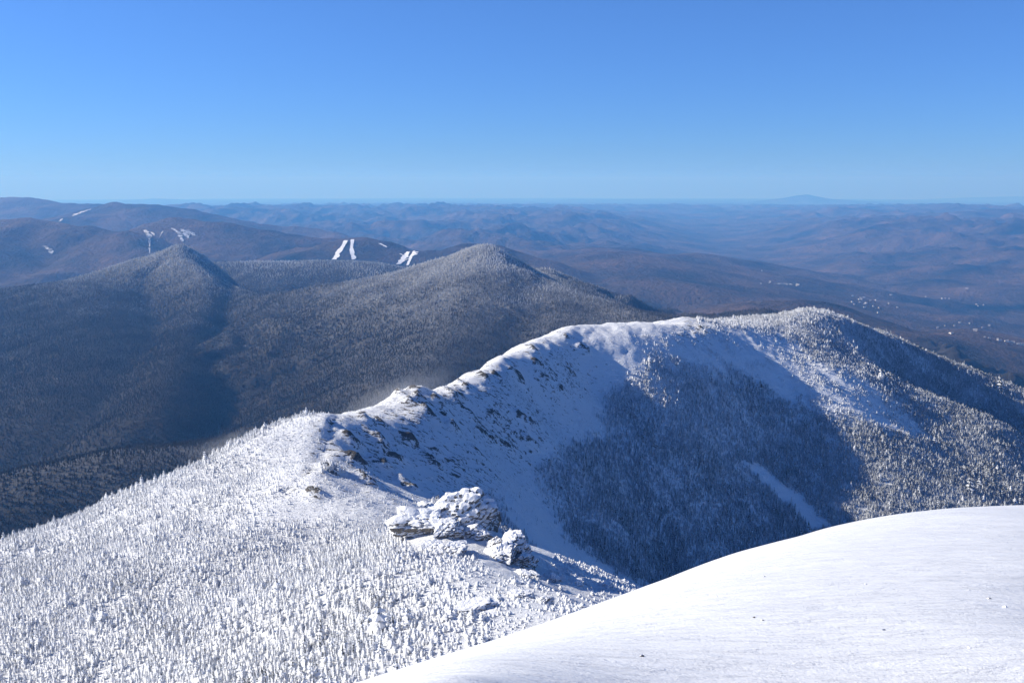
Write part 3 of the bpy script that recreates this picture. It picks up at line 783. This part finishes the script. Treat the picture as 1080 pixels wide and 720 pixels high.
# ------------------------------------------------------------------ rocks
def rock_mesh(name, seed, r=1.0, sub=4, blocky=.25, amp=.5, flat=.85, layered=0.0, nscale=1.1):
    import bmesh
    bm = bmesh.new(); bmesh.ops.create_icosphere(bm, subdivisions=sub, radius=1.0)
    off = Vector((seed * 7.1, seed * 3.7, seed * 1.9))
    pr = random.Random(seed * 13 + 1); planes = []
    for k in range(15):
        n = Vector((pr.gauss(0, 1), pr.gauss(0, 1), pr.gauss(0, .8))).normalized(); planes.append((n, pr.uniform(.52, .86)))
    for v in bm.verts:
        q = v.co.normalized()
        for n, dd in planes:
            e = q.dot(n) - dd
            if e > 0: q = q - n * e
        w = mn.fractal(q * 2.2 + off, 1.0, 2.0, 5) * amp * .30
        vo = mn.voronoi(q * 2.6 + off)[0]; w -= max(0, .16 - (vo[1] - vo[0])) * .9
        if layered:
            t = (q.z * layered + mn.noise(q * 1.3 + off) * .35); w -= .16 * max(0, .25 - abs((t % 1.0) - .5)) * 3
        q = q * (1 + w); q.z *= flat; v.co = q * r * 1.22
    me = bpy.data.meshes.new(name); bm.to_mesh(me); bm.free()
    for pl in me.polygons: pl.use_smooth = False
    return me
def rock_thing(name, px, py, sx, sy, sz, seed, mat, label, cat, group=None, rz=0, sink=.35, tilt=(0, 0), depth=None, layered=0, sub=4, cap=False):
    h_ = hit(px, py)
    if h_ is None: print('no hit', px, py); return
    me = rock_mesh('rock', seed, 1.0, sub, layered=layered)
    o = link(name, me, mat, None, None, label, cat, group)
    o.location = (h_[0], h_[1], h_[2] + sz * (.6 - sink)); o.scale = (sx, sy, sz); o.rotation_euler = (tilt[0], tilt[1], rz)
    return o
# main outcrop: a cluster of boulders, each its own thing
BL = [
 (462,548,5,5,4.2,21,'angular snow-crusted block between the two crags'),
 (500,562,4.4,4,3.6,22,'dark cracked boulder under the bare rock face'),
 (430,556,3.6,3.4,2.4,23,'low snow-drifted rock at the left foot of the outcrop'),
 (562,604,2.4,2,1.3,24,'small tilted slab right of the boulder stack'),
 (610,612,1.8,1.6,1.1,25,'half-buried rock on the snowy shelf past the knob'),
 (548,626,2.6,2.2,1.3,26,'snow-covered hump in the middle of the shelf'),
 (500,640,3.4,2.6,1.3,27,'broad drifted rock low on the shelf'),
 (640,614,1.6,1.5,1.0,28,'little rock at the right tip of the shelf'),
 (575,632,1.5,1.3,1.2,29,'small dark-sided stone block near the snow dome edge'),
 (452,553,8.5,7,5.5,2,'broad snow-plastered crag at the left of the outcrop'),
 (447,532,3.6,3.4,2.6,3,'rounded snowy block topping the left of the outcrop'),
 (492,545,7.0,7,6.5,5,'tall dark-sided crag in the middle of the outcrop'),
 (512,548,3.8,4.5,6.0,7,'dark bare rock face at the right end of the outcrop'),
 (472,560,5,4,3.4,8,'pitted snowy boulder in front of the outcrop'),
 (457,575,3.8,3,2.2,9,'low dark boulder at the foot of the outcrop'),
 (480,578,3.4,3,2.4,10,'small grey boulder under the middle crag'),
 (530,585,4.4,4,3.0,11,'white snow-buried boulder left of the boulder stack'),
 (523,572,2.0,2,2.0,12,'small snowy knob beside the boulder stack'),
 (544,578,4.4,3.6,3.6,14,'big rounded snow-capped boulder of the stack'),
 (553,592,3.4,3.2,2.8,15,'layered pale slab stack at the right of the boulder stack'),
 (551,603,2.2,2,1.3,16,'flat slab at the foot of the boulder stack'),
 (584,607,1.6,1.4,1.6,17,'small snow-covered knob on the shelf edge'),
 (437,545,3.0,3,2.6,18,'snowy block at the outer left edge of the outcrop'),
]
for px_, py_, a_, b_, c_, sd, lb in BL:
    rock_thing('boulder', px_, py_ + 4, a_ * (1.3 if sd in (11, 12, 14, 15, 16) else 1.15), b_ * 1.15, c_ * (1.25 if sd in (11, 12, 14, 15, 16) else 1.05), sd, M_rock, lb, 'boulder', 'boulders of the ridge outcrop', rz=sd * 1.3, layered=(2.2 if sd in (15, 16) else 0), sub=5)

# ------------------------------------------------------------------ air
me = fast_mesh('haze', [(a_, b_, c_) for c_ in (-4200, 420) for b_ in (-20000, 170000) for a_ in (-110000, 110000)],
               [(0, 2, 3, 1), (4, 5, 7, 6), (0, 1, 5, 4), (2, 6, 7, 3), (0, 4, 6, 2), (1, 3, 7, 5)], False)
mh = bpy.data.materials.new('haze'); mh.use_nodes = True; nt = mh.node_tree
for n in list(nt.nodes): nt.nodes.remove(n)
oo = nt.nodes.new('ShaderNodeOutputMaterial'); pv = nt.nodes.new('ShaderNodeVolumePrincipled')
pv.inputs['Color'].default_value = (0.13, 0.41, 0.97, 1); pv.inputs['Density'].default_value = 4.9e-5
pv.inputs['Absorption Color'].default_value = (0.62, 0.52, 0.0, 1)
pv.inputs['Anisotropy'].default_value = 0.1
nt.links.new(pv.outputs[0], oo.inputs['Volume'])
link('haze', me, mh, kind='stuff', label='thin blue air haze over the whole landscape')

# snow blown off the crest
mp = bpy.data.materials.new('blowing_snow'); mp.use_nodes = True; nt = mp.node_tree
for n in list(nt.nodes): nt.nodes.remove(n)
oo = nt.nodes.new('ShaderNodeOutputMaterial'); pv = nt.nodes.new('ShaderNodeVolumePrincipled'); tcn = nt.nodes.new('ShaderNodeTexCoord')
ln = nt.nodes.new('ShaderNodeVectorMath'); ln.operation = 'LENGTH'; nt.links.new(tcn.outputs['Object'], ln.inputs[0])
fo = math_n(nt, 'SUBTRACT', 1.0, ln.outputs['Value'], True); fo = math_n(nt, 'POWER', fo, 1.3)
nn = noise_n(nt, tcn.outputs['Object'], 2.2, 4, .6, .5); nn = math_n(nt, 'MULTIPLY', math_n(nt, 'SUBTRACT', nn, .25), 2.0, True)
dn = math_n(nt, 'MULTIPLY', math_n(nt, 'MULTIPLY', fo, nn), .026)
nt.links.new(dn, pv.inputs['Density']); pv.inputs['Color'].default_value = (.95, .96, .98, 1); pv.inputs['Anisotropy'].default_value = .2
nt.links.new(pv.outputs[0], oo.inputs['Volume'])
import bmesh
for px_, py_, Yd, sx, sy, sz, tl, lb in ((412,425,555,48,26,13,.42,'thin plume of snow blowing off the crest behind the rocky knob'), (240,468,510,26,14,6,.30,'faint plume of blowing snow over the left edge of the ridge')):
    bm = bmesh.new(); bmesh.ops.create_icosphere(bm, subdivisions=3, radius=1.0); me = bpy.data.meshes.new('spindrift'); bm.to_mesh(me); bm.free()
    o = link('spindrift', me, mp, kind='stuff', label=lb); o.location = at(px_, py_, Yd); o.scale = (sx, sy, sz); o.rotation_euler = (0, -tl, .2)

# buildings of the valley towns
def house_meshes():
    V = [(-.5,-.5,0),(.5,-.5,0),(.5,.5,0),(-.5,.5,0),(-.5,-.5,.6),(.5,-.5,.6),(.5,.5,.6),(-.5,.5,.6),(-.5,0,.95),(.5,0,.95)]
    w = bpy.data.meshes.new('walls'); w.from_pydata(V, [], [(0,3,2,1),(0,1,5,4),(2,3,7,6),(1,2,6,9,5),(3,0,4,8,7)]); w.materials.append(M_wall)
    R = [(-.56,-.6,.54),(.56,-.6,.54),(.56,0,1.0),(-.56,0,1.0),(-.56,.6,.54),(.56,.6,.54),(-.56,-.6,.60),(.56,-.6,.60),(.56,0,1.06),(-.56,0,1.06),(-.56,.6,.60),(.56,.6,.60)]
    r = bpy.data.meshes.new('roof'); r.from_pydata(R, [], [(6,7,8,9),(9,8,11,10),(0,3,2,1),(3,4,5,2),(0,1,7,6),(4,10,11,5),(0,6,9,3),(3,9,10,4),(1,2,8,7),(2,5,11,8)]); r.materials.append(M_roof)
    return w, r
M_wall, nt, b = new_mat('painted_walls'); p = pos(nt)
nt.links.new(ramp(nt, noise_n(nt, p, .02, 2), [(.35, (.45, .36, .3)), (.6, (.75, .73, .7))]), b.inputs['Base Color'])
M_roof, nt, b = new_mat('snowy_roof'); b.inputs['Base Color'].default_value = (.26, .25, .26, 1); b.inputs['Roughness'].default_value = .8
w_, r2 = house_meshes(); rr = random.Random(5)
e0 = bpy.data.objects.new('house', None); C.objects.link(e0); e0['category'] = 'house'; e0['group'] = 'pale buildings scattered over the valley floor'
e0['label'] = 'tiny pale snow-roofed building on the wooded floor of the distant right valley'
hw = link('walls', w_, None, e0); hr = link('roof', r2, None, e0); first = True
CL = [(822,299,14,2,5),(842,301,8,2,4),(905,318,20,7,13),(935,326,18,6,6),(993,315,12,2,4),(940,311,4,2,1),(972,314,4,2,1),(1035,322,8,2,3),(800,286,5,1,2),(1010,345,25,10,7),(1050,362,24,11,9),(1068,373,8,3,5),(1055,212,6,2,2)]
for cx_, cy_, sx, sy, n in CL:
    for k in range(n):
        h_ = hit(cx_ + rr.gauss(0, sx * .6), cy_ + rr.gauss(0, sy * .6), 5000, 60000, 6000, GD)
        if h_ is None: continue
        if first: o = e0; first = False
        else:
            o = e0.copy(); C.objects.link(o)
            for q in (hw, hr): c = q.copy(); C.objects.link(c); c.parent = o
        L = rr.uniform(7, 15) * (1.6 if rr.random() < .2 else 1); o.location = (h_[0], h_[1], h_[2] - 1)
        o.scale = (L, L * rr.uniform(.5, .8), rr.uniform(8, 13)); o.rotation_euler = (0, 0, rr.uniform(-.6, .6))
for ln in ([(817,299.5,2),(826,299.5,2),(836,300.5,2)],):
    drape('snow_field_clearing', [(a_, b_, 2.2) for a_, b_, c_ in ln], 5000, 30000, GD, 4, M_trail)

# snow showing through the woods of the middle mountains
GC = (Cx, Cy, ZC)
for ln in ([(193,260,1.5),(203,266,2),(211,273,3),(216,278,1)], [(219,284,1.5),(226,291,2)], [(236,296,1),(244,300,1.5),(252,305,1)], [(521,268,1),(530,272,2.5),(536,276,1)]):
    drape('snow_patch', [(a_, b_, c_ * .7) for a_, b_, c_ in ln], 1500, 5200, GC, 5, M_slide, .9)

# loose stones and ice crumbs on the foreground snow
GF = (Fx, Fy, ZF)
for k, (px_, py_, r_m, mt, lb) in enumerate([(1043,631,.035,M_ledge,'small dark stone on the foreground snow, rightmost of the stones'),(795,651,.022,M_ledge,'left one of a pair of tiny dark stones on the snow'),
   (804,654,.022,M_ledge,'right one of a pair of tiny dark stones on the snow'),(806,608,.020,M_ledge,'tiny dark stone high on the snow dome near its brow'),(677,692,.025,M_ledge,'tiny stone by a snow scratch low on the left of the dome'),
   (1022,683,.025,M_cap,'little lump of ice crust on the lower right snow'),(913,616,.02,M_cap,'little lump of ice crust on the middle of the snow dome'),(1060,640,.03,M_cap,'little snow crumb near the right edge below the brow'),
   (932,664,.02,M_ledge,'tiny dark grain in the middle of the lower snow'),(756,629,.018,M_cap,'little ice crumb near the left brow of the dome')]):
    h_ = hit(px_, py_, 3, 40, 4000, GF)
    if h_ is None: continue
    o = link('stone', rock_mesh('stone', 31 + k, 1.0, 2), mt, None, None, lb, 'stone', 'loose bits on the foreground snow')
    o.location = (h_[0], h_[1], h_[2] + r_m * .12); o.scale = (r_m * .75, r_m * .6, r_m * .45)
